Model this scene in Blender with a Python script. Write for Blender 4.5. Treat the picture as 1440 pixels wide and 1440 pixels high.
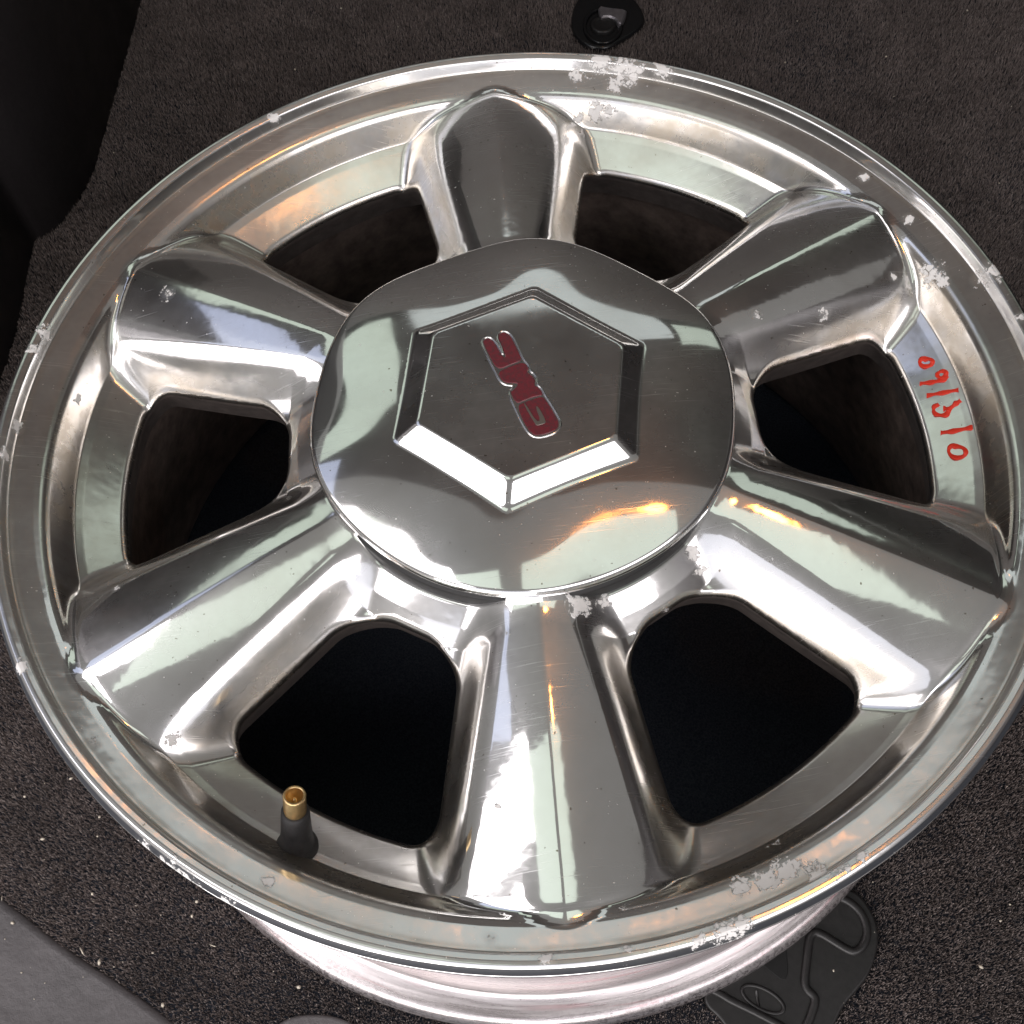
import bpy, bmesh, math, random
import numpy as np
from mathutils import Matrix, Vector
random.seed(3); rng = np.random.default_rng(7)
sc = bpy.context.scene
for o in list(bpy.data.objects): bpy.data.objects.remove(o)
COL = sc.collection
S = 0.234                       # lip radius of the wheel in metres; wheel shapes below are written in lip radii

# ------------------------------------------------------------------ camera
F = 1576.4
CR = np.array([[0.9904, -0.1332, -0.0373], [-0.1341, -0.8581, -0.4957], [0.034, 0.4959, -0.8677]])
CP = np.array([-0.1165, -1.2196, 1.7266])
cam = bpy.data.cameras.new('camera'); co = bpy.data.objects.new('camera', cam); COL.objects.link(co)
M = Matrix([[CR[0][i], -CR[1][i], -CR[2][i], CP[i]*S] for i in range(3)] + [[0, 0, 0, 1]])
co.matrix_world = M
cam.sensor_width = 36; cam.lens = 36*F/1440; cam.clip_start = 0.01; cam.clip_end = 50
sc.camera = co
# ------------------------------------------------------------------ light
W = bpy.data.worlds.new('World'); sc.world = W; W.use_nodes = True
W.node_tree.nodes['Background'].inputs[0].default_value = (0.58, 0.565, 0.545, 1)
W.node_tree.nodes['Background'].inputs[1].default_value = 0.23
def area(name, loc, tgt, sx, sy, rad, col, spread=180):
    l = bpy.data.lights.new(name, 'AREA'); l.shape = 'RECTANGLE'; l.size = sx; l.size_y = sy
    l.energy = rad*math.pi*sx*sy; l.color = col; l.spread = math.radians(spread)
    o = bpy.data.objects.new(name, l); COL.objects.link(o); o.location = loc
    o.rotation_euler = (Vector(tgt)-Vector(loc)).to_track_quat('-Z', 'Y').to_euler()
    return o
MINT = (0.80, 0.93, 0.80); WHITE = (1.0, 0.95, 0.97)
area('window_light_overhead', (-0.265, -0.09, 1.0), (-0.265, -0.09, 0), 0.36, 0.36, 0.54, MINT)
area('window_light_overhead_right', (0.22, -0.12, 1.0), (0.22, -0.12, 0), 0.26, 0.44, 0.54, MINT)
area('window_light_left_front', (-0.50, 0.92, 0.98), (-0.50, 0.92, 0), 0.52, 0.36, 0.52, MINT)
area('window_light_right_front', (0.76, 0.94, 0.98), (0.76, 0.94, 0), 0.44, 0.32, 0.46, MINT)
area('windscreen_light', (0.18, 1.14, 1.0), (0.18, 1.10, 0), 0.66, 0.50, 0.44, (.86, .94, .92))
area('side_glass_light', (-0.40, 1.65, 1.0), (-0.40, 1.6, 0), 0.60, 0.60, 0.14, (.75, .88, 1.0))
area('pale_sky_left', (-0.78, 0.46, 1.02), (-0.70, 0.44, 0), 0.52, 0.42, 0.50, (.66, .74, 1.0))
area('daylight_left', (-1.18, 0.035, 1.0), (-1.18, 0.035, 0), 1.46, 0.19, 2.0, WHITE, 140)
area('daylight_left_rear', (-1.27, -0.42, 1.0), (-1.27, -0.42, 0), 1.26, 0.66, 2.0, WHITE, 140)
area('daylight_behind', (0.62, -1.15, 1.0), (0.3, -0.3, 0), 0.9, 0.6, 2.4, WHITE)
area('daylight_hatch_low', (-0.50, -1.02, 0.20), (-.1, 0, -0.15), 1.3, 0.50, 3.4, (1.0, .95, .94))
area('daylight_hatch_high', (-0.30, -1.35, 0.92), (0, 0, 0), 2.0, 0.55, 0.55, (.86, .88, 1.0))
lamp = bpy.data.lights.new('amber_lamp', 'POINT'); lamp.energy = 0.8; lamp.color = (1, 0.32, 0.04); lamp.shadow_soft_size = 0.032
lo = bpy.data.objects.new('amber_lamp', lamp); COL.objects.link(lo); lo.location = (0.255, 0.125, 0.97)
lamp2 = bpy.data.lights.new('amber_front_lamp', 'POINT'); lamp2.energy = 0.05; lamp2.color = (1, 0.32, 0.04); lamp2.shadow_soft_size = 0.014
lo2 = bpy.data.objects.new('amber_front_lamp', lamp2); COL.objects.link(lo2); lo2.location = (0.14, 0.99, 0.95)
sc.view_settings.view_transform = 'Standard'; sc.view_settings.look = 'None'
sc.view_settings.exposure = 0.52; sc.view_settings.gamma = 1
sc.render.engine = 'CYCLES'
sc.cycles.max_bounces = 8; sc.cycles.glossy_bounces = 6

# ------------------------------------------------------------------ helpers
def unp(px, py, z):
    """point of the photograph on the horizontal plane z (lip radii)"""
    d = CR.T @ np.array([(px-720)/F, (py-720)/F, 1.0]); t = (z-CP[2])/d[2]
    return CP+t*d
def nodes(name):
    m = bpy.data.materials.new(name); m.use_nodes = True; nt = m.node_tree
    b = nt.nodes['Principled BSDF']
    return m, nt, b
class NT:
    def __init__(s, nt): s.nt = nt
    def n(s, t, **k):
        x = s.nt.nodes.new(t)
        for a, v in k.items():
            if a.startswith('i_'): x.inputs[a[2:].replace('_', ' ')].default_value = v
            else: setattr(x, a, v)
        return x
    def l(s, a, b): s.nt.links.new(a, b)
    def noise(s, scale, detail=4, rough=.6, vec=None, dist=0.0):
        x = s.n('ShaderNodeTexNoise'); x.inputs['Scale'].default_value = scale; x.inputs['Detail'].default_value = detail
        x.inputs['Roughness'].default_value = rough; x.inputs['Distortion'].default_value = dist
        if vec is not None: s.l(vec, x.inputs['Vector'])
        return x.outputs[0]
    def rng(s, v, a, b, c=0, d=1):
        x = s.n('ShaderNodeMapRange'); s.l(v, x.inputs[0])
        for i, q in enumerate((a, b, c, d)): x.inputs[i+1].default_value = q
        return x.outputs[0]
    def math(s, op, a, b=None, clamp=False):
        x = s.n('ShaderNodeMath', operation=op, use_clamp=clamp)
        for i, q in enumerate((a, b)):
            if q is None: continue
            if isinstance(q, (int, float)): x.inputs[i].default_value = q
            else: s.l(q, x.inputs[i])
        return x.outputs[0]
    def mix(s, f, a, b):
        x = s.n('ShaderNodeMix', data_type='RGBA')
        if isinstance(f, (int, float)): x.inputs[0].default_value = f
        else: s.l(f, x.inputs[0])
        for i, q in ((6, a), (7, b)):
            if isinstance(q, tuple): x.inputs[i].default_value = (*q, 1)
            else: s.l(q, x.inputs[i])
        return x.outputs[2]
    def mixf(s, f, a, b):
        x = s.n('ShaderNodeMix', data_type='FLOAT')
        s.l(f, x.inputs[0])
        for i, q in ((2, a), (3, b)):
            if isinstance(q, (int, float)): x.inputs[i].default_value = q
            else: s.l(q, x.inputs[i])
        return x.outputs[0]
    def obj(s, scale=None, rot=None):
        t = s.n('ShaderNodeTexCoord').outputs['Object']
        if scale is None and rot is None: return t
        m = s.n('ShaderNodeMapping'); s.l(t, m.inputs[0])
        if scale: m.inputs['Scale'].default_value = scale
        if rot: m.inputs['Rotation'].default_value = rot
        return m.outputs[0]
    def attr(s, name):
        x = s.n('ShaderNodeAttribute', attribute_name=name); return x.outputs['Fac']
    def bump(s, h, strength, dist, bsdf, prev=None):
        x = s.n('ShaderNodeBump'); x.inputs['Strength'].default_value = strength; x.inputs['Distance'].default_value = dist
        s.l(h, x.inputs['Height'])
        if prev is not None: s.l(prev, x.inputs['Normal'])
        if bsdf is not None: s.l(x.outputs[0], bsdf.inputs['Normal'])
        return x.outputs[0]

def scratches(N, rot, scale=260, thr=.5, seed=0.0):
    """thin straight hairlines: noise stretched strongly along one axis"""
    v = N.obj((1.6, 90.0, 1.0), (0, 0, rot))
    v2 = N.n('ShaderNodeVectorMath', operation='ADD'); N.l(v, v2.inputs[0]); v2.inputs[1].default_value = (seed, seed*2, seed)
    a = N.noise(22, 2, .5, v2.outputs[0])
    return N.rng(a, thr+.13, thr+.19)

def polished(name, peel=True, base=(.93, .925, .92), rough=.055):
    m, nt, b = nodes(name); N = NT(nt)
    b.inputs['Metallic'].default_value = 1
    sm = N.rng(N.noise(14, 5, .65, N.obj()), .42, .72)              # smudges and oxide haze
    sm2 = N.rng(N.noise(60, 5, .7, N.obj()), .50, .80)
    sc1 = scratches(N, .5, thr=.52); sc2 = scratches(N, -1.0, thr=.54, seed=3.1); sc3 = scratches(N, 1.9, thr=.55, seed=7.7)
    scr = N.math('MULTIPLY', N.math('MAXIMUM', N.math('MAXIMUM', sc1, sc2), sc3), N.rng(N.noise(24, 3, .6, N.obj()), .45, .65))
    r = N.math('ADD', rough, N.math('MULTIPLY', sm, .07))
    r = N.math('ADD', r, N.math('MULTIPLY', sm2, .05))
    r = N.math('ADD', r, N.math('MULTIPLY', scr, .14))
    dots = N.rng(N.noise(420, 2, .5, N.obj()), .735, .76)              # pits
    col = N.mix(N.math('MULTIPLY', sm, .5), base, (.76, .73, .69))
    col = N.mix(N.math('MULTIPLY', scr, .5), col, (.97, .97, .97))
    col = N.mix(dots, col, (.30, .26, .22))
    h = N.noise(9, 2, .5, N.obj())
    nrm = N.bump(h, .10 if peel else .05, .01, None)
    if peel: nrm = N.bump(N.noise(38, 3, .55, N.obj()), .05, .004, None, nrm)
    
    if peel:
        r = N.math('ADD', r, N.math('MULTIPLY', N.attr('soft'), .03))
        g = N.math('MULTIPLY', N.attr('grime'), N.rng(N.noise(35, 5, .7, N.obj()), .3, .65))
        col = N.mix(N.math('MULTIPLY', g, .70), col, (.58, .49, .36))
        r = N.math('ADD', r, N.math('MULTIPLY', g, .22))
        nn = N.math('ADD', N.math('MULTIPLY', N.noise(150, 3, .6, N.obj(), .8), .55), N.math('MULTIPLY', N.noise(520, 6, .75, N.obj(), .5), .45))
        w = N.math('ADD', N.attr('peel'), N.math('MULTIPLY', N.math('SUBTRACT', nn, .5), 5.6))
        vo = N.n('ShaderNodeTexVoronoi', feature='DISTANCE_TO_EDGE'); vo.inputs['Scale'].default_value = 330; N.l(N.obj(), vo.inputs['Vector'])
        crack = N.math('MAXIMUM', N.rng(vo.outputs[0], .03, .09), N.rng(N.noise(80, 2, .5, N.obj()), .45, .55))
        w = N.math('MULTIPLY', w, N.rng(crack, 0, 1, .55, 1))
        w = N.math('MULTIPLY', N.rng(w, .55, .62), N.rng(N.attr('peel'), .02, .06))
        col = N.mix(w, col, N.mix(N.noise(330, 4, .7, N.obj()), (.78, .75, .72), (.99, .98, .97)))
        r = N.mixf(w, r, .62)
        N.l(N.mixf(w, 1.0, .0), b.inputs['Metallic'])
        nrm = N.bump(w, .9, .0012, None, nrm)
    dst = N.math('MULTIPLY', N.rng(N.noise(650, 1, .5, N.obj((1, 1.3, 1), (.3, .2, .9))), .765, .785), N.rng(N.noise(30, 2, .5, N.obj()), .45, .55))
    col = N.mix(dst, col, (.95, .93, .90)); r = N.mixf(dst, r, .7)
    N.l(nrm, b.inputs['Normal']); N.l(col, b.inputs['Base Color']); N.l(r, b.inputs['Roughness'])
    # worn polish: a share of the light scatters wide from fine scuffs and oxide
    g2 = N.n('ShaderNodeBsdfAnisotropic'); N.l(col, g2.inputs['Color']); g2.inputs['Roughness'].default_value = .34; N.l(nrm, g2.inputs['Normal'])
    mx = N.n('ShaderNodeMixShader'); hz = N.rng(N.noise(11, 5, .7, N.obj()), .35, .7, .10, .38)
    if peel: hz = N.math('ADD', hz, N.math('MULTIPLY', N.attr('soft'), .18))
    if peel: hz = N.math('ADD', hz, N.math('MULTIPLY', N.attr('peel'), .45))
    hz = N.math('ADD', hz, N.math('MULTIPLY', scr, .25))
    if peel: hz = N.math('MULTIPLY', hz, N.math('SUBTRACT', 1.0, w))
    N.l(hz, mx.inputs[0])
    N.l(b.outputs[0], mx.inputs[1]); N.l(g2.outputs[0], mx.inputs[2])
    N.l(mx.outputs[0], nt.nodes['Material Output'].inputs['Surface'])
    return m
def plain(name, col, rough=.5, metal=0, bump=None, var=.0, spec=.5):
    m, nt, b = nodes(name); N = NT(nt)
    b.inputs['Metallic'].default_value = metal; b.inputs['Specular IOR Level'].default_value = spec
    v = N.noise(bump[0] if bump else 40, 5, .65, N.obj())
    c2 = tuple(max(0, x*(1-var)) for x in col); c1 = tuple(min(1, x*(1+var)) for x in col)
    N.l(N.mix(N.rng(v, .3, .7), c2, c1), b.inputs['Base Color'])
    N.l(N.rng(N.noise(23, 4, .6, N.obj()), .3, .7, rough*.8, min(1, rough*1.2)), b.inputs['Roughness'])
    if bump: N.bump(v, bump[1], bump[2], b)
    return m

def mesh_obj(name, V, Fc, mat, parent=None, smooth=True, normals=None):
    me = bpy.data.meshes.new(name)
    V = np.asarray(V, float)
    if isinstance(Fc, np.ndarray):
        me.vertices.add(len(V)); me.vertices.foreach_set('co', V.ravel())
        n, k = Fc.shape
        me.loops.add(n*k); me.loops.foreach_set('vertex_index', Fc.ravel().astype(np.int32))
        me.polygons.add(n); me.polygons.foreach_set('loop_start', np.arange(0, n*k, k, dtype=np.int32))
        me.update(calc_edges=True)
    else:
        me.from_pydata(V.tolist(), [], Fc); me.update()
    me.polygons.foreach_set('use_smooth', [smooth]*len(me.polygons))
    if normals is not None: me.normals_split_custom_set_from_vertices(normals.tolist())
    me.materials.append(mat)
    o = bpy.data.objects.new(name, me); COL.objects.link(o)
    if parent is not None: o.parent = parent
    return o
def set_attr(o, name, vals):
    a = o.data.attributes.new(name, 'FLOAT', 'POINT'); a.data.foreach_set('value', np.asarray(vals, np.float32))
def tag(o, label=None, cat=None, group=None, kind=None):
    for k, v in (('label', label), ('category', cat), ('group', group), ('kind', kind)):
        if v: o[k] = v
    return o
def empty(name, loc=(0, 0, 0)):
    o = bpy.data.objects.new(name, None); COL.objects.link(o); o.location = loc; o.empty_display_size = .02
    return o
def lathe(name, prof, mat, parent, seg=360, center=(0, 0), z0=0, arc=None, sub=1):
    P = np.array(prof, float)
    if sub > 1:                                   # Catmull-Rom refinement of the profile
        Q = []
        E = np.vstack([2*P[0]-P[1], P, 2*P[-1]-P[-2]])
        for i in range(1, len(E)-2):
            for j in range(sub):
                t = j/sub; a, b_, c, d = E[i-1:i+3]
                q = .5*((2*b_)+(-a+c)*t+(2*a-5*b_+4*c-d)*t*t+(-a+3*b_-3*c+d)*t**3)
                Q.append(q)
        Q.append(P[-1]); P = np.array(Q)
    th = np.linspace(0, 2*np.pi, seg, endpoint=False)
    V = np.stack([np.outer(P[:, 0], np.cos(th))+center[0], np.outer(P[:, 0], np.sin(th))+center[1], np.repeat(P[:, 1:2], seg, 1)+z0], 2).reshape(-1, 3)
    i = np.arange(len(P)-1)[:, None]; j = np.arange(seg)[None]; k = (j+1) % seg
    Fc = np.stack([i*seg+j, i*seg+k, (i+1)*seg+k, (i+1)*seg+j], 2).reshape(-1, 4)[:, ::-1]
    return mesh_obj(name, V, np.ascontiguousarray(Fc), mat, parent)
def smax(a, b, k):
    h = np.clip(.5+.5*(a-b)/k, 0, 1); return b*(1-h)+a*h+k*h*(1-h)
def smin(a, b, k): return -smax(-a, -b, k)
def sst(x, a, b):
    t = np.clip((x-a)/(b-a), 0, 1); return t*t*(3-2*t)

# ------------------------------------------------------------------ wheel face as a height field (lip radii)
PHI = -2.1611                       # direction of one window; spokes half a sector further
BR = [.30, .36, .405, .44, .47, .60, .797, .868, .882, .893, .908, .914, .920, .93, .945, .957, .963, .967, .970, .974, .984, .990, .995, .999, 1.003]
BZ = [-.055, -.055, -.058, -.082, -.108, -.135, -.176, -.133, -.123, -.098, -.066, -.058, -.0535, -.0485, -.0425, -.0378, -.0355, -.0338, -.0330, -.006, -.0015, -.001, -.004, -.012, -.022]
_rr = np.linspace(.30, 1.003, 7031); _zz = np.interp(_rr, BR, BZ)
_k = np.hanning(61); _k /= _k.sum()
_zs = np.convolve(np.pad(_zz, 30, 'edge'), _k, 'valid')
_k2 = np.hanning(31); _k2 /= _k2.sum()
_zs2 = np.convolve(np.pad(_zz, 15, 'edge'), _k2, 'valid')
_w = sst(_rr, .955, .965); _zs = _zs*(1-_w)+_zs2*_w
def local(x, y, off):
    r = np.hypot(x, y); t = np.arctan2(y, x)-PHI-off
    t = (t+np.pi/6) % (np.pi/3)-np.pi/6
    return r*np.cos(t), r*np.sin(t), r
def hole_sdf(x, y):
    v, u, r = local(x, y, 0)
    a = np.abs(u); rho = .054+.016*(1-sst(v, .5, .75))
    c1 = r-.799; c2 = .462-v-.15*a*a; c3 = (a-(.103+.352*(v-.462)))*.943
    m1 = np.maximum(c1, c2)+rho; m3 = c3+rho
    return np.hypot(np.maximum(m1, 0), np.maximum(m3, 0))+np.minimum(np.maximum(m1, m3), 0)-rho
def height(x, y):
    v, u, r = local(x, y, np.pi/6); a = np.abs(u)
    B = np.interp(r, _rr, _zs)
    # a spoke: two facets falling from a soft ridge, steep flanks, pointed outer end
    t = (v-.40)/.515
    ridge = -.020-.008*t-.019*np.clip(t, 0, 1.3)**2
    au = np.sqrt(a*a+.008**2)-.008
    top = ridge-(.160+.012*t)*au-1.25*np.clip(a-.02, 0, 1)**2
    wd = .094+.180*(v-.45)
    flank = ridge-.006-1.95*(a-wd+.004)
    end = ridge-.002+1.25*(.946-.42*(np.sqrt(a*a+.0005)-.022)-v)
    end = end+.010; side = smin(flank, end, .075); s = smin(top, side, .075)
    ledge = B
    z = smax(s, ledge, .016+.032*(1-sst(r, .86, .92))+.014*(1-sst(r, .45, .60)))
    # no spoke influence on the lip
    w = sst(r, .928, .95)
    z = z*(1-w)+B*w
    # rounded window edge
    d = np.clip(hole_sdf(x, y), 0, None); q = np.clip(1-d/.011, 0, 1)
    z = z-.011*(1-np.sqrt(np.clip(1-q*q, 0, 1)))*(r < .93)
    return z
def hit(px, py, n=12):
    z = -.05
    for _ in range(n):
        q = unp(px, py, z); z = .5*z+.5*float(height(q[0], q[1]))
    return q

radial = np.concatenate([np.linspace(.33, .955, 232, endpoint=False), np.linspace(.955, 1.003, 40)])
NA = 1500
th = np.linspace(0, 2*np.pi, NA, endpoint=False)
X = np.outer(radial, np.cos(th)); Y = np.outer(radial, np.sin(th))
H = hole_sdf(X, Y)
e = 1e-4
for _ in range(2):                                  # snap the grid to the window outline
    gx = (hole_sdf(X+e, Y)-hole_sdf(X-e, Y))/(2*e); gy = (hole_sdf(X, Y+e)-hole_sdf(X, Y-e))/(2*e)
    g = gx*gx+gy*gy+1e-9
    near = np.abs(H) < .0024
    X = np.where(near, X-H*gx/g, X); Y = np.where(near, Y-H*gy/g, Y)
    H2 = hole_sdf(X, Y); H = np.where(near, H2, H)
Z = height(X, Y)
nx = -(height(X+e, Y)-height(X-e, Y))/(2*e); ny = -(height(X, Y+e)-height(X, Y-e))/(2*e)
NV = np.stack([nx, ny, np.ones_like(nx)], 2); NV /= np.linalg.norm(NV, axis=2, keepdims=True)
VV = np.stack([X, Y, Z], 2)
PATCH = [(845,85,34,1),(885,95,44,1),(930,97,26,1),(865,118,24,1),(815,108,20,.9),(835,155,20,1),(856,156,16,1),(815,166,14,.9),(1050,119,16,.9),
 (1063,442,13,.9),(1160,440,15,.9),(1215,250,12,.9),(1310,385,26,1),(1322,398,18,1),(1398,380,26,1),(1378,388,18,1),(1277,307,12,.9),(1436,446,12,.9),(1256,389,10,.9),
 (1040,1247,18,1),(1075,1240,18,1),(1112,1222,24,1),(1150,1232,22,1),(1180,1222,18,1),(1210,1205,12,.95),(1090,1186,12,.9),(1022,1312,32,1),(1042,1305,20,1),(985,1325,16,.9),
 (815,850,22,1),(850,845,16,.9),(936,858,10,.9),(975,778,16,.95),(985,800,14,.9),(60,467,20,.95),(46,490,14,.9),(20,600,16,.9),(8,640,14,.9),(236,412,16,.85),(163,826,8,.8),(130,1046,13,.9),
 (376,1240,12,.9),(244,1040,13,.9),(235,1228,26,.95),(265,1245,20,.95),(320,1275,18,.9),(200,1190,18,.85),(30,935,14,.85),(110,560,14,.85),(700,1133,6,.8),(712,890,6,.8),(1022,1005,0,.0),
 (455,128,14,.85),(385,165,12,.85),(520,190,0,0),(1180,150,16,.8),(1240,200,14,.8),(690,1320,10,.8),(770,1350,12,.85),(880,1330,12,.8)]
PP = [(hit(a, b), c*.00105, d) for a, b, c, d in PATCH if c > 0]
def peel_at(P):
    out = np.zeros(P.shape[:-1])
    for q, rad, s in PP:
        d = np.sqrt(((P-q)**2).sum(-1)); out = np.maximum(out, s*np.clip(1.3-d/rad, 0, 1))
    return out
PEEL = peel_at(VV)
_A = (np.degrees(np.arctan2(Y, X))+360) % 360
PEEL = np.maximum(PEEL, .0*sst(np.hypot(X, Y), .984, .995)*sst(_A, 150, 175)*(1-sst(_A, 228, 245)))
v_, u_, r_ = local(X, Y, np.pi/6)
slope = np.hypot(nx, ny)
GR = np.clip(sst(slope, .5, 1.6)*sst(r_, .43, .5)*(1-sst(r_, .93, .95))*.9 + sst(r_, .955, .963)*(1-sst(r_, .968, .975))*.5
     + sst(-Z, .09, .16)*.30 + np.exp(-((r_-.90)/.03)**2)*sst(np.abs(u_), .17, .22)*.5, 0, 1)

SOFT = np.clip(1-sst(-(np.abs(u_)-(.094+.180*(v_-.45)+.03)), 0, .02)*(r_ < .93), 0, 1)*(.55+.45*sst(r_, .8, .93))
M_POL = polished('polished_aluminium')
wheel = empty('alloy_wheel', (0, 0, -.8787*S))
tag(wheel, 'polished six spoke alloy wheel with flaking rim lying face up on grey carpet', 'wheel')
off = np.array([0, 0, .8787*S])
def add_part(name, mask, lift=0):
    """cells of the face grid with mask true become one part"""
    I, J = np.nonzero(mask); J2 = (J+1) % NA
    idx = np.stack([I*NA+J, (I+1)*NA+J, (I+1)*NA+J2, I*NA+J2], 1)
    used, inv = np.unique(idx, return_inverse=True)
    o = mesh_obj(name, VV.reshape(-1, 3)[used]*S+off, np.ascontiguousarray(inv.reshape(idx.shape)), M_POL, wheel, normals=NV.reshape(-1, 3)[used])
    set_attr(o, 'peel', PEEL.ravel()[used]); set_attr(o, 'grime', GR.ravel()[used]); set_attr(o, 'soft', SOFT.ravel()[used])
    return o
Hc = np.stack([H[:-1], H[1:], np.roll(H, -1, 1)[:-1], np.roll(H, -1, 1)[1:]])
solid = Hc.max(0) > 2e-5
def cell(A): return (A[:-1]+A[1:]+np.roll(A, -1, 1)[:-1]+np.roll(A, -1, 1)[1:])/4
cx, cy = cell(X), cell(Y)
cv, cu, cr = local(cx, cy, np.pi/6); ca = np.abs(cu)
wd = .088+.215*(cv-.45)+.035
spoke = (ca < wd) & (cv < .935-.40*ca) & (cr > .392+0*cv)
ang = np.arctan2(cy, cx)-PHI
kk = np.floor((ang/(np.pi/3)) % 6).astype(int)
for k in range(6): add_part('spoke', solid & spoke & (kk == k))
add_part('rim_lip', solid & ~spoke & (cr > .63))
add_part('hub', solid & ~spoke & (cr <= .63))
# window walls, going down from the outline of each window
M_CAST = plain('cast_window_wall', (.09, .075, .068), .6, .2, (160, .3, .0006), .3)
for k in range(6):
    a0 = PHI+k*np.pi/3; c = np.array([.65*np.cos(a0), .65*np.sin(a0)])
    ts = np.linspace(0, 2*np.pi, 260, endpoint=False); lo_, hi_ = np.zeros(260), np.full(260, .35)
    for _ in range(30):
        mid = (lo_+hi_)/2; s = hole_sdf(c[0]+mid*np.cos(ts), c[1]+mid*np.sin(ts)); lo_ = np.where(s < 0, mid, lo_); hi_ = np.where(s < 0, hi_, mid)
    bx, by = c[0]+lo_*np.cos(ts), c[1]+lo_*np.sin(ts); bz = height(bx, by)
    rings = [(1.0, .0006), (1.002, -.005), (1.030, -.016), (1.06, -.035), (1.09, -.065)]
    Vw = np.concatenate([np.stack([c[0]+lo_*m_*np.cos(ts), c[1]+lo_*m_*np.sin(ts), bz+dz], 1) for m_, dz in rings])
    j = np.arange(260); j2 = (j+1) % 260
    Fw = np.concatenate([np.stack([i*260+j, i*260+j2, (i+1)*260+j2, (i+1)*260+j], 1) for i in range(len(rings)-1)])
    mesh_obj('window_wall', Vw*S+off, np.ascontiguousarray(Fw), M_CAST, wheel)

# barrel
def barrel_mat():
    m, nt, b = nodes('machined_barrel_aluminium'); N = NT(nt)
    g = N.n('ShaderNodeSeparateXYZ'); N.l(N.obj(), g.inputs[0])
    z = g.outputs[2]
    ang = N.math('ARCTAN2', g.outputs[1], g.outputs[0])
    cv_ = N.n('ShaderNodeCombineXYZ'); N.l(N.math('MULTIPLY', ang, .6), cv_.inputs[0]); N.l(N.math('MULTIPLY', z, 40), cv_.inputs[1])
    rad_ = N.math('SQRT', N.math('ADD', N.math('POWER', g.outputs[0], 2), N.math('POWER', g.outputs[1], 2)))
    N.l(N.math('MULTIPLY', rad_, 60), cv_.inputs[2])
    st = N.noise(6, 6, .7, cv_.outputs[0])                    # turning marks
    col = N.mix(N.rng(st, .25, .75), (.46, .42, .42), (.86, .81, .81))
    pink = N.math('MULTIPLY', N.rng(N.noise(3.2, 5, .65, cv_.outputs[0]), .54, .62), N.rng(N.noise(7, 3, .6, N.obj()), .40, .55))
    col = N.mix(N.math('MULTIPLY', pink, .55), col, (.58, .20, .22))
    blk = N.rng(N.math('ADD', N.noise(120, 6, .75, N.obj()), N.math('MULTIPLY', N.noise(10, 3, .5, N.obj()), .35)), .84, .88)
    zl = N.math('MULTIPLY', N.rng(z, .0175, .012), N.rng(N.noise(5, 2, .5, N.obj()), .38, .55, .35, 1))                                  # grime low on the back flange
    g2 = N.math('MULTIPLY', N.rng(N.noise(420, 6, .8, N.obj()), .49, .56), zl)
    col = N.mix(N.math('MAXIMUM', blk, g2), col, (.09, .07, .075))
    N.l(col, b.inputs['Base Color']); b.inputs['Metallic'].default_value = .8
    N.l(N.rng(st, .3, .7, .22, .38), b.inputs['Roughness'])
    N.bump(st, .25, .0006, b)
    return m
M_BAR = barrel_mat()
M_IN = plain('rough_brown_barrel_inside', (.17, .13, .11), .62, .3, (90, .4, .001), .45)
zz = .8787
lathe('barrel', [(r*S, (z+zz)*S) for r, z in [(1.003,-.022),(1.003,-.032),(1.000,-.046),(.990,-.056),(.965,-.060),(.945,-.066),(.934,-.085),(.932,-.16),(.928,-.185),(.905,-.21),(.875,-.25),(.865,-.30),(.868,-.44),(.885,-.50),(.912,-.56),(.926,-.60),(.929,-.70),(.932,-.765),(.940,-.795),(.965,-.806),(.988,-.812),(1.000,-.826),(1.004,-.846),(1.002,-.866),(.994,-.8785),(.975,-.8787)]], M_BAR, wheel, 720, sub=4)
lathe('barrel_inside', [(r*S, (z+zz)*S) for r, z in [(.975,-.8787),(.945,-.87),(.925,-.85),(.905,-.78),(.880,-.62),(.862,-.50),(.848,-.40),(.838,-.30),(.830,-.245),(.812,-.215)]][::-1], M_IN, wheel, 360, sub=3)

# ------------------------------------------------------------------ centre cap
CC = np.array([0.002, 0.0]); CA = math.radians(16.2)
def hexd(x, y, k):
    d = None
    for i in range(6):
        a = CA+math.radians(30+60*i); s = x*math.cos(a)+y*math.sin(a)
        d = s if d is None else smax(d, s, k)
    return d
RC = .402
def cap_h(x, y):
    r = np.hypot(x, y); t = np.arctan2(y, x)-CA
    lob = np.cos(6*t)
    q = np.clip((r-.17)/.23, 0, 1.2)
    z = .034-.010*q-.018*q**3
    z = z+.0085*lob*sst(r, .23, .44)
    d = hexd(x, y, .010)
    hx = smin(.0615+0*d-.02*r*r, .0330+(.2155-d)*.78, .0045)
    z = smax(hx, z, .005)
    edge = RC*(1+.010*lob)
    q2 = np.clip(1-(edge-r)/.010, 0, 1)
    return z-.010*(1-np.sqrt(np.clip(1-q2*q2, 0, 1)))
NR, NC = 190, 960
th = np.linspace(0, 2*np.pi, NC, endpoint=False)
ed = RC*(1+.010*np.cos(6*(th-CA)))
f = np.concatenate([np.linspace(.0, .95, 160, endpoint=False), np.linspace(.95, .9998, 30)])
f[0] = .0005
X2 = np.outer(f, ed*np.cos(th)); Y2 = np.outer(f, ed*np.sin(th)); Z2 = cap_h(X2, Y2)
n2x = -(cap_h(X2+e, Y2)-cap_h(X2-e, Y2))/(2*e); n2y = -(cap_h(X2, Y2+e)-cap_h(X2, Y2-e))/(2*e)
N2 = np.stack([n2x, n2y, np.ones_like(n2x)], 2); N2 /= np.linalg.norm(N2, axis=2, keepdims=True)
V2 = np.stack([X2+CC[0], Y2+CC[1], Z2], 2).reshape(-1, 3)
N2 = N2.reshape(-1, 3)
ring = V2[-NC:]
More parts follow.
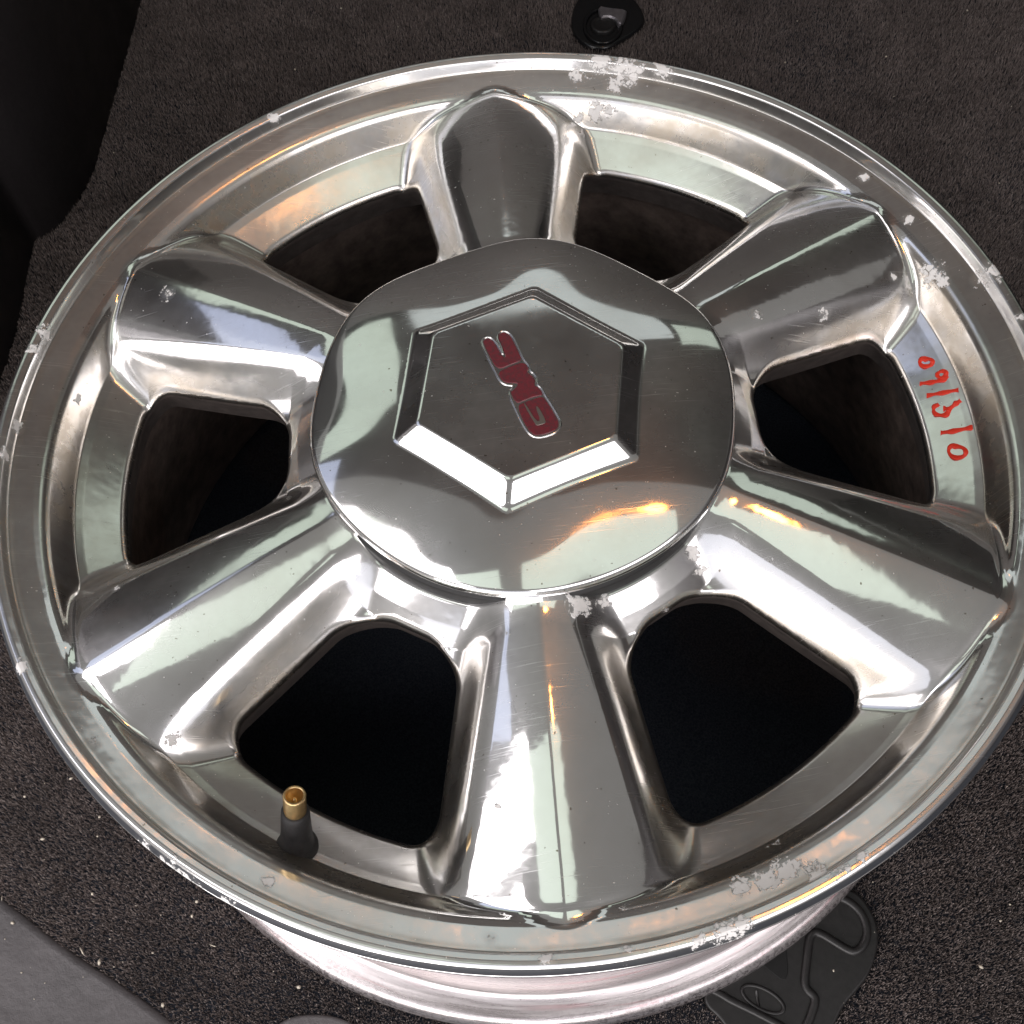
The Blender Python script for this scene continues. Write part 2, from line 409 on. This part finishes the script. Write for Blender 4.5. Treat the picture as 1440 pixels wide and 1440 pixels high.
dirn = np.stack([np.cos(th), np.sin(th), 0*th], 1)
V2 = np.vstack([V2, ring+[0, 0, -.004], ring*[.975, .975, 1]+[0, 0, -.007], ring*[.90, .90, 1]+[0, 0, -.012]]); N2 = np.vstack([N2, dirn, dirn, dirn])
nr = NR+3
i = np.arange(nr-1)[:, None]; j = np.arange(NC)[None]; j2 = (j+1) % NC
F2 = np.stack([i*NC+j, (i+1)*NC+j, (i+1)*NC+j2, i*NC+j2], 2).reshape(-1, 4)
M_CAP = polished('polished_cap_alloy', peel=False, base=(.88, .878, .875), rough=.04)
cap = mesh_obj('centre_cap', V2*S+off, np.ascontiguousarray(F2), M_CAP, wheel, normals=N2)
cap['label'] = 'wavy edged centre cap with raised hexagon'
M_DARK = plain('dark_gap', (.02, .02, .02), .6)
lathe('cap_gap_shade', [(.33*S, (-.026+zz)*S), (.3985*S, (-.026+zz)*S), (.3995*S, (-.034+zz)*S), (.3995*S, (-.065+zz)*S)], M_DARK, wheel, 360)  # near-black ring, paints the shadow gap under the cap edge
lathe('hub_bore', [(.33*S, (-.03+zz)*S), (.345*S, (-.10+zz)*S), (.30*S, (-.12+zz)*S), (.001, (-.12+zz)*S)], M_DARK, wheel, 90)

# emblem, letters pressed into the hexagon
def chaikin(P, n=2, closed=True):
    P = np.array(P, float)
    for _ in range(n):
        Q = []; L = len(P)
        for i in range(L if closed else L-1):
            a, b_ = P[i], P[(i+1) % L]; Q += [a*.75+b_*.25, a*.25+b_*.75]
        if not closed: Q = [P[0]]+Q+[P[-1]]
        P = np.array(Q)
    return P
def on_cap(px, py):
    z = .06
    for _ in range(6):
        q = unp(px, py, z); z = float(cap_h(q[0]-CC[0], q[1]-CC[1]))
    return q
def slab(name, poly, z_up, depth, mat, parent, inset=.0004):
    """flat plate from an outline (metres, on a surface); softly bevelled top edge"""
    P = np.array(poly, float); n = len(P)
    A = .5*np.sum(P[:, 0]*np.roll(P[:, 1], -1)-np.roll(P[:, 0], -1)*P[:, 1])
    if A < 0: P = P[::-1]
    t = np.roll(P, -1, 0)-np.roll(P, 1, 0); t /= np.linalg.norm(t[:, :2], axis=1)[:, None]
    I = P+np.stack([-t[:, 1], t[:, 0], 0*t[:, 0]], 1)*inset
    V = np.vstack([I+[0, 0, z_up], P+[0, 0, z_up-inset], P+[0, 0, z_up-depth-inset]])
    Fc = [list(range(n))]
    for k in range(n):
        m_ = (k+1) % n
        Fc += [[n+k, n+m_, m_, k], [2*n+k, 2*n+m_, n+m_, n+k]]
    return mesh_obj(name, V, Fc, mat, parent, smooth=False)
def tube_mesh(pts, rad, sides=8, closed=False, flat=1.0):
    P = np.array(pts, float); n = len(P); V = []; Fc = []
    for i in range(n):
        a = P[(i-1) % n] if closed or i > 0 else P[i]; b_ = P[(i+1) % n] if closed or i < n-1 else P[i]
        t = b_-a; t /= np.linalg.norm(t)+1e-12
        up = np.array([0, 0, 1.0]); s = np.cross(t, up)
        if np.linalg.norm(s) < 1e-6: s = np.array([1.0, 0, 0])
        s /= np.linalg.norm(s); w = np.cross(s, t)
        rr = rad[i] if hasattr(rad, '__len__') else rad
        for k in range(sides):
            c = 2*math.pi*k/sides; V.append(P[i]+s*rr*math.cos(c)+w*rr*flat*math.sin(c))
    m_ = n if closed else n-1
    for i in range(m_):
        for k in range(sides):
            Fc.append([i*sides+k, i*sides+(k+1) % sides, ((i+1) % n)*sides+(k+1) % sides, ((i+1) % n)*sides+k])
    if not closed:
        Fc.append(list(range(sides))); Fc.append([(n-1)*sides+k for k in range(sides)][::-1])
    return V, Fc
def tube(name, pts, rad, mat, parent=None, **k):
    V, Fc = tube_mesh(pts, rad, **k); return mesh_obj(name, V, Fc, mat, parent)
def em(P): return [on_cap(640+x/7.2, 440+y/7.2)*S+off for x, y in P]
LC = [(275,290),(310,262),(350,258),(395,292),(440,372),(492,456),(512,446),(480,350),(432,250),(452,208),(500,192),(560,228),(615,340),(678,470),(655,492),(560,528),(428,582),(350,440)]
LM = [(434,594),(560,541),(668,500),(722,520),(744,565),(728,604),(772,628),(814,680),(802,736),(835,748),(885,800),(884,838),(800,850),(700,890),(622,925),(556,805),(590,782),(642,722),(612,712),(512,712),(462,672)]
LG = [(626,940),(700,902),(850,852),(896,850),(950,930),(1010,1030),(1054,1110),(1040,1165),(980,1210),(850,1248),(775,1228),(700,1120)]
GC = [(812,955),(842,948),(925,1105),(905,1125),(860,1138),(826,1146),(808,1125),(694,928),(708,914),(824,1106),(866,1094)]
OUT = [(258,285),(300,250),(350,240),(405,285),(450,365),(494,438),(470,350),(418,245),(445,196),(502,178),(572,218),(630,335),(692,470),(745,530),(762,590),(800,615),(832,668),(828,725),(880,765),(908,830),(965,915),(1030,1020),(1074,1110),(1058,1178),(990,1228),(850,1266),(762,1242),(685,1130),(605,960),(540,810),(575,775),(596,735),(505,730),(448,682),(408,598),(330,450)]
mR, ntR, bR = nodes('dark_red_enamel'); NR_ = NT(ntR)
NR_.l(NR_.mix(NR_.rng(NR_.noise(700, 5, .7, NR_.obj()), .42, .62), (.18, .022, .032), (.10, .03, .036)), bR.inputs['Base Color'])
bR.inputs['Roughness'].default_value = .32
NR_.bump(NR_.noise(420, 3, .6, NR_.obj()), .3, .0004, bR)
M_EDGE = plain('bright_letter_edge', (.88, .87, .86), .12, 1)
M_SLOT = plain('dull_letter_slot', (.30, .27, .24), .3, .8)
for P_, lab in ((LG, 'dark red letter G'), (LM, 'dark red letter M'), (LC, 'dark red letter C')):
    o = slab('emblem_letter', em(chaikin(P_, 2)), .00030, .0006, mR, cap, .0003); o['label'] = lab
slab('letter_slot', em(chaikin(GC, 1)), .00048, .0003, M_SLOT, cap, .00008)
tube('emblem_outline', np.array(em(chaikin(OUT, 2))), .00052, M_EDGE, cap, sides=8, closed=True)

# ------------------------------------------------------------------ marker number on the rim
M_RED = plain('red_paint_marker', (.78, .035, .012), .45, 0, (900, .2, .0003), .12)
def ell(cx_, cy_, rx, ry, n=22, a=0): return [(cx_+rx*math.cos(t)*math.cos(a)-ry*math.sin(t)*math.sin(a), cy_+rx*math.cos(t)*math.sin(a)+ry*math.sin(t)*math.cos(a)) for t in np.linspace(0, 2*math.pi, n)]
STR = [ell(418, 320, 60, 34, a=-.1), ell(565, 430, 46, 27, a=-.35)+[], [(612, 452), (575, 480), (500, 497), (430, 506), (350, 517)], [(412, 628), (500, 612), (600, 594), (706, 573)],
       [(528, 712), (492, 735), (480, 770), (510, 802), (570, 808), (622, 792), (634, 765), (600, 742), (565, 748)], [(620, 765), (660, 730), (700, 700), (730, 678)],
       [(542, 970), (640, 958), (740, 940), (838, 918)], ell(705, 1145, 82, 52, a=.1)]
WID = [.0019, .0016, .0016, .0015, .0018, .0018, .0016, .0018]
V, Fc = [], []
for s_, w_ in zip(STR, WID):
    closed = len(s_) > 15
    P = s_[:-1] if closed else chaikin(s_, 2, False)
    P = np.array([hit(1240+x/6.544, 460+y/6.544) for x, y in P])*S+off
    n_ = len(P)
    ph = random.random()*6; wv = [w_*.88*(.9+.22*math.sin(ph+q_*.9)+.16*random.random()) for q_ in range(n_)]
    v, f_ = tube_mesh(P, wv, sides=8, closed=closed, flat=.16)
    b0 = len(V); V += v; Fc += [[q+b0 for q in ff] for ff in f_]
o = mesh_obj('marker_number', V, Fc, M_RED, wheel); o['label'] = 'red hand written number 015160'

# ------------------------------------------------------------------ valve
vb = hit(418, 1190); vt = unp(414, 1118, .02)
ax = (vt-vb); L = np.linalg.norm(ax)*S; ax /= np.linalg.norm(ax)
M_RUB = plain('black_rubber', (.019, .018, .019), .6, 0, (300, .4, .0005), .35)
M_BRS = plain('brass', (.74, .53, .27), .36, 1, (500, .1, .0002), .12)
def lathe_axis(name, prof, mat, parent, seg=40):
    q = Vector(ax).to_track_quat('Z', 'Y'); P = np.array(prof)
    o = lathe(name, prof, mat, parent, seg)
    mt = q.to_matrix().to_4x4(); mt.translation = Vector(vb*S+off)
    o.data.transform(mt); return o
LV = L
valve = lathe_axis('valve_stem', [(.0070, -.006), (.0082, -.001), (.0081, .0010), (.0071, .0024), (.0064, .0048), (.0058, LV*.35), (.0054, LV*.62), (.0052, LV*.70), (.0047, LV*.715), (.0040, LV*.715)], M_RUB, wheel)
pr = [(.0041, LV*.68)]
z0 = LV*.71; 
for k in range(9):
    zt = z0+k*(LV*.27/9); pr += [(.0042, zt), (.00395, zt+LV*.015)]
pr += [(.0042, LV*.985), (.0040, LV), (.0033, LV), (.0031, LV*.985), (.0030, LV*.86), (.0022, LV*.85), (.0021, LV*.78), (.0001, LV*.78)]
lathe_axis('valve_tip', pr, M_BRS, valve)
lathe_axis('valve_core', [(.0001, LV*.93), (.0007, LV*.93), (.0008, LV*.80)], M_BRS, valve, 16)

# ------------------------------------------------------------------ cargo floor
FZ = -.8787
def fp(px, py, dz=0.0):
    q = unp(px, py, FZ+dz/S)*S; return q
mC, ntC, bC = nodes('charcoal_carpet_backing'); N = NT(ntC)
N.l(N.mix(N.rng(N.noise(900, 4, .7, N.obj()), .35, .65), (.022, .028, .040), (.060, .066, .082)), bC.inputs['Base Color'])
bC.inputs['Roughness'].default_value = .95; bC.inputs['Specular IOR Level'].default_value = .1
N.bump(N.noise(900, 3, .6, N.obj()), .8, .002, bC)
nx_, ny_ = 90, 100
gxx, gyy = np.meshgrid(np.linspace(-.9, 1.0, nx_), np.linspace(-.75, 1.25, ny_))
zf = FZ*S-.0045+.0012*np.sin(gxx*23+1)*np.sin(gyy*17)
# under the wheel the sheet dips slightly so that the back flange rests in the pile
Vf = np.stack([gxx, gyy, zf], 2).reshape(-1, 3)
i = np.arange(ny_-1)[:, None]; j = np.arange(nx_-1)[None]
Ff = np.stack([i*nx_+j, i*nx_+j+1, (i+1)*nx_+j+1, (i+1)*nx_+j], 2).reshape(-1, 4)
o = mesh_obj('cargo_floor', Vf, np.ascontiguousarray(Ff), mC); tag(o, kind='structure')

SILL = [(-60, 1215), (0, 1262), (40, 1293), (80, 1325), (120, 1352), (160, 1378), (200, 1405), (240, 1436), (262, 1452), (330, 1520), (-200, 1560), (-200, 1200)]
SILL2 = [(378, 1452), (392, 1437), (410, 1428), (440, 1425), (470, 1428), (500, 1440), (540, 1470), (360, 1480)]
def inside(P, poly):
    x, y = P[:, 0], P[:, 1]; c = np.zeros(len(P), bool); n = len(poly)
    for i in range(n):
        x1, y1 = poly[i][:2]; x2, y2 = poly[(i+1) % n][:2]
        c ^= ((y1 > y) != (y2 > y)) & (x < (x2-x1)*(y-y1)/(y2-y1+1e-12)+x1)
    return c
PLATE7 = [(1040,40),(1160,70),(1240,170),(1290,260),(1312,340),(1320,420),(1292,560),(1240,690),(1150,800),(1060,900),(1000,1029),(930,1180),(300,1180),(200,1040),(150,975),(75,910),(45,850),(60,700),(500,300)]
plate_px = [(980+x/5.143, 1240+y/5.143) for x, y in PLATE7]
ANCH9 = [(430,-160),(620,-200),(900,-120),(1080,60),(1150,220),(1120,330),(1000,430),(860,510),(740,585),(600,620),(440,600),(310,530),(230,420),(200,280),(230,100),(320,-60)]
anch_px = [(780+x/9, y/9) for x, y in ANCH9]
WALL_px = [(150, -500), (240, -150), (212, -60), (197, 0), (178, 70), (158, 140), (143, 195), (130, 240), (112, 275), (88, 308), (62, 328), (48, 334), (42, 352), (34, 400), (20, 470), (-10, 560), (-60, 700), (-500, 760), (-700, 0)]
wall = np.array([fp(*q)[:2] for q in WALL_px]); sill = np.array([fp(*q)[:2] for q in SILL]); sill2 = np.array([fp(*q)[:2] for q in SILL2])
plate = np.array([fp(*q)[:2] for q in chaikin(plate_px, 2)]); anch = np.array([fp(*q)[:2] for q in chaikin(anch_px, 2)])
# carpet pile: short bent blades
def pile():
    n = 2700000
    P = np.stack([rng.uniform(-.42, .56, n), rng.uniform(-.36, .74, n)], 1)
    Q = np.concatenate([P, np.full((n, 1), FZ*S)], 1)/S
    X_ = (Q-CP)@CR.T; px = 720+F*X_[:, 0]/X_[:, 2]; py = 720+F*X_[:, 1]/X_[:, 2]
    r = np.hypot(P[:, 0], P[:, 1])/S
    keep = (px > -25) & (px < 1465) & (py > -25) & (py < 1465) & (r > .985)
    keep &= ~inside(P, wall) & ~inside(P, sill) & ~inside(P, sill2) & ~inside(P, plate) & ~inside(P, anch)
    keep &= (P[:, 1] < .25) | (rng.random(n) < .75)
    # hidden under the dish of the wheel
    hx, hy = px-735, py-715
    keep &= ~((hx/690)**2+(hy/615)**2 < 1)
    P = P[keep]; n = len(P)
    t = rng.uniform(0, 2*np.pi, n); b = rng.uniform(0, 2*np.pi, n)
    h = rng.uniform(.0026, .0044, n); w = rng.uniform(.00013, .00025, n); ln = rng.uniform(.0002, .0012, n)
    base = np.stack([P[:, 0], P[:, 1], np.full(n, FZ*S-.0045)], 1)
    s = np.stack([np.cos(t), np.sin(t), 0*t], 1)*w[:, None]; lean = np.stack([np.cos(b), np.sin(b), 0*b], 1)*ln[:, None]
    up = np.stack([0*h, 0*h, h], 1)
    Vp = np.stack([base-s, base+s, base+lean*.45+up*.75+s*.9, base+lean*.45+up*.75-s*.9, base+lean+up], 1)
    k = np.arange(n)[:, None]*5
    tris = np.stack([k+[[0, 1, 2]], k+[[0, 2, 3]], k+[[3, 2, 4]]], 1).reshape(-1, 3)
    val = np.repeat(rng.random(n)**1.6, 5)
    mP, ntP, bP = nodes('charcoal_carpet_pile'); N = NT(ntP)
    big = N.rng(N.noise(30, 4, .6, N.obj()), .3, .7, .8, 1.25)
    c = N.mix(N.attr('tone'), (.17, .140, .129), (.38, .325, .303))
    c = N.mix(1.0, c, c)
    hsv = N.n('ShaderNodeHueSaturation'); N.l(c, hsv.inputs['Color']); N.l(big, hsv.inputs['Value'])
    N.l(hsv.outputs[0], bP.inputs['Base Color']); bP.inputs['Roughness'].default_value = .75; bP.inputs['Specular IOR Level'].default_value = .25
    o = mesh_obj('carpet_pile', Vp.reshape(-1, 3), np.ascontiguousarray(tris), mP, None, smooth=False)
    set_attr(o, 'tone', val)
    tag(o, 'short charcoal grey carpet pile covering the cargo floor', 'carpet', kind='stuff')
    return n
print('blades', pile())

# ------------------------------------------------------------------ side trim, sill, plate, anchor
def prism(name, poly, z0, z1, mat, bevel=.006, seg=4, parent=None):
    bm = bmesh.new(); vs = [bm.verts.new((p[0], p[1], z0)) for p in poly]
    f_ = bm.faces.new(vs); f_.normal_update()
    r = bmesh.ops.extrude_face_region(bm, geom=[f_]); up = [v for v in r['geom'] if isinstance(v, bmesh.types.BMVert)]
    for v in up: v.co.z = z1
    topf = [g for g in r['geom'] if isinstance(g, bmesh.types.BMFace)]
    bmesh.ops.recalc_face_normals(bm, faces=bm.faces)
    if bevel:
        ed_ = list({e_ for tf in topf for e_ in tf.edges})
        bmesh.ops.bevel(bm, geom=ed_, offset=bevel, segments=seg, profile=.5, affect='EDGES', clamp_overlap=True)
    me = bpy.data.meshes.new(name); bm.to_mesh(me); bm.free(); me.materials.append(mat)
    for p in me.polygons: p.use_smooth = len(p.vertices) < 8
    o = bpy.data.objects.new(name, me); COL.objects.link(o)
    if parent is not None: o.parent = parent
    return o
M_TRIM = plain('dark_trim_plastic', (.042, .037, .038), .42, 0, (420, .25, .0006), .2)
o = prism('side_trim_panel', chaikin(wall, 2), FZ*S-.01, .30, M_TRIM, 0)
tag(o, 'smooth black plastic side trim panel at the top left edge of the carpet', 'trim panel')
M_SILL = plain('grained_grey_vinyl', (.085, .078, .080), .50, 0, (45, .6, .0030), .16)
N = NT(M_SILL.node_tree); b = M_SILL.node_tree.nodes['Principled BSDF']
bn = M_SILL.node_tree.nodes.new('ShaderNodeBump'); bn.inputs['Strength'].default_value = .35; bn.inputs['Distance'].default_value = .0004
N.l(N.noise(1300, 3, .6, N.obj()), bn.inputs['Height']); N.l(b.inputs['Normal'].links[0].from_socket, bn.inputs['Normal']); N.l(bn.outputs[0], b.inputs['Normal'])
o = prism('sill_plate', chaikin(sill, 2), FZ*S-.012, FZ*S-.0005, M_SILL, .004)
tag(o, 'smooth grey sill trim below the carpet edge at the lower left corner', 'sill trim')
o = prism('trim_tab', chaikin(sill2, 2), FZ*S-.012, FZ*S-.001, M_SILL, .003)
tag(o, 'small rounded grey trim tab at the bottom edge below the wheel', 'trim tab')

M_PLT = plain('black_moulded_plastic', (.017, .016, .016), .40, 0, (260, .2, .0006), .25)
pl = empty('floor_plate', (*plate.mean(0), FZ*S)); tag(pl, 'black moulded plastic floor plate with raised rib beside the wheel', 'floor plate')
inv = -np.array([*plate.mean(0), FZ*S])
def child_shift(o): o.data.transform(Matrix.Translation(Vector(inv))); return o
PT = FZ*S+.0005
child_shift(prism('plate_body', plate, FZ*S-.006, PT, M_PLT, .0015, 3, pl))
def p7(L, dz=0.0): return [fp(980+x/5.143, 1240+y/5.143, .0005+dz) for x, y in L]
RIB = [(1040,118),(1075,128),(1150,178),(1208,255),(1236,360),(1210,455),(1155,508),(1100,500),(990,432),(905,378),(845,362),(812,405),(797,550),(775,735),(800,785),(848,825),(856,870),(832,950),(800,1029),(770,1100)]
child_shift(tube('rib', p7(chaikin(RIB, 2, False)), .0023, M_PLT, pl, sides=10, flat=.9))
RIB2 = [(60,760),(150,800),(250,862),(400,932),(500,985),(600,1035),(700,1100)]
child_shift(tube('rib', p7(chaikin(RIB2, 2, False)), .0020, M_PLT, pl, sides=10, flat=.9))
child_shift(tube('oval_mark', p7(ell(478, 850, 168, 72, 40, .50)[:-1]), .0010, M_PLT, pl, sides=8, closed=True))
child_shift(tube('oval_mark_bar', p7([(430, 788), (436, 850), (448, 905)]), .0009, M_PLT, pl, sides=8))
M_BLK = plain('black_opening', (.006, .006, .006), .9)
child_shift(slab('slot_opening', [fp(980+x/5.143, 1240+y/5.143, .0012) for x, y in chaikin([(440,560),(640,440),(655,560),(660,640),(650,700),(612,712),(560,668),(510,630)], 2)], 0, .0006, M_BLK, pl, .0003))

an = empty('tie_down_anchor', (*anch.mean(0), FZ*S)); tag(an, 'black tie down anchor recessed in the carpet above the wheel', 'anchor')
inv = -np.array([*anch.mean(0), FZ*S])
M_GLS = plain('glossy_black_plastic', (.012, .012, .013), .22, 0, (60, .05, .001), .1)
child_shift(prism('anchor_base', anch, FZ*S-.006, FZ*S+.001, M_GLS, .003, 4, an))
c = fp(848, 36, .002)
def p9(L, dz=0.0): return [fp(780+x/9, y/9, .001+dz) for x, y in L]
o = lathe('anchor_boss', [(.0105, .0005), (.0105, .003), (.0095, .0040), (.0078, .0042), (.0070, .0034), (.0060, .0032), (.0001, .0035)], M_PLT, an, 48, (c[0], c[1]), FZ*S); child_shift(o)
child_shift(tube('anchor_ring', p9(ell(610, 330, 230, 215, 40)[:-1], .001), .0014, M_GLS, an, sides=8, closed=True))
M_STL = plain('worn_grey_steel', (.34, .32, .34), .36, .7, (200, .2, .0004), .2)
child_shift(slab('anchor_strap', p9(chaikin([(545,60),(700,90),(915,110),(900,180),(850,290),(800,280),(775,235),(700,205),(640,200),(575,215)], 1), .005), 0, .004, M_STL, an, .0012))
M_REDT = plain('dark_red_thread', (.16, .035, .03), .7)

# lint, crumbs and fibres
def lint():
    V, Fc = [], []
    spots = [(1121,30),(1104,88),(1008,2),(1360,15),(1246,80),(1257,136),(1422,150),(1420,1272),(1380,1360),(1172,1320),(270,1288),(130,1257),(137,1176),(140,1149),(115,1337),(140,1353),(229,1413),(277,1268),(100,1095),(18,1298),(35,1120),(420,1388),(500,1408),(300,1330),(60,1180),(215,1340),(1407,1295),(160,215),(90,180),(415,98),(480,12),(1405,258),(3,1263),(1172,1365),(560,38)]
    extra = [(rng.uniform(0, 1440), rng.uniform(0, 1440)) for _ in range(420)]
    for n, (a, b_) in enumerate(spots+extra):
        q = fp(a, b_)
        if math.hypot(q[0], q[1])/S < 1.02 or ((a-735)/700)**2+((b_-715)/625)**2 < 1: continue
        if inside(np.array([[q[0], q[1]]]), wall)[0]: continue
        r = rng.uniform(.0005, .0011) if n < len(spots) else rng.uniform(.00018, .0004)
        z = FZ*S+.0003
        ln = rng.uniform(1, 1.6); t = rng.uniform(0, 6.28)
        if n % 9 == 5: ln = 7; r *= .35
        P = []
        for k in range(6):
            c = k*math.pi/3; x = r*ln*math.cos(c)*rng.uniform(.7, 1.2); y = r*math.sin(c)*rng.uniform(.7, 1.2)
            P.append((q[0]+x*math.cos(t)-y*math.sin(t), q[1]+x*math.sin(t)+y*math.cos(t), z))
        b0 = len(V); V += P+[(q[0], q[1], z+r*1.1), (q[0], q[1], z-r)]
        Fc += [[b0+k, b0+(k+1) % 6, b0+6] for k in range(6)]+[[b0+(k+1) % 6, b0+k, b0+7] for k in range(6)]
    M_L = plain('pale_crumb', (.62, .56, .46), .7, 0, (900, .2, .0003), .3)
    o = mesh_obj('lint', V, Fc, M_L); tag(o, 'pale crumbs and lint scattered over the dark carpet', 'lint', kind='stuff')
lint()

# the rest of the cargo bay that the metal mirrors: seat backs in front, roof lining further in
M_SEAT = plain('grey_seat_back', (.15, .14, .132), .8, 0, (300, .4, .001), .2)
o = prism('seat_back', [(-.95, .76), (.78, .76), (.78, .90), (-.95, .90)], FZ*S-.01, .62, M_SEAT, .03); 
tag(o, kind='structure')
M_ROOF = plain('roof_lining', (.10, .09, .085), .9, 0, (200, .3, .001), .1)
o = prism('roof_lining', [(-.80, .44), (1.3, .36), (1.3, 2.6), (-.80, 2.6)], 1.05, 1.08, M_ROOF, .006); tag(o, kind='structure')
o = prism('side_trim_right', [(.80, -.7), (.90, -.7), (.90, .90), (.80, .90)], FZ*S-.01, .60, M_TRIM, .03); tag(o, kind='structure')
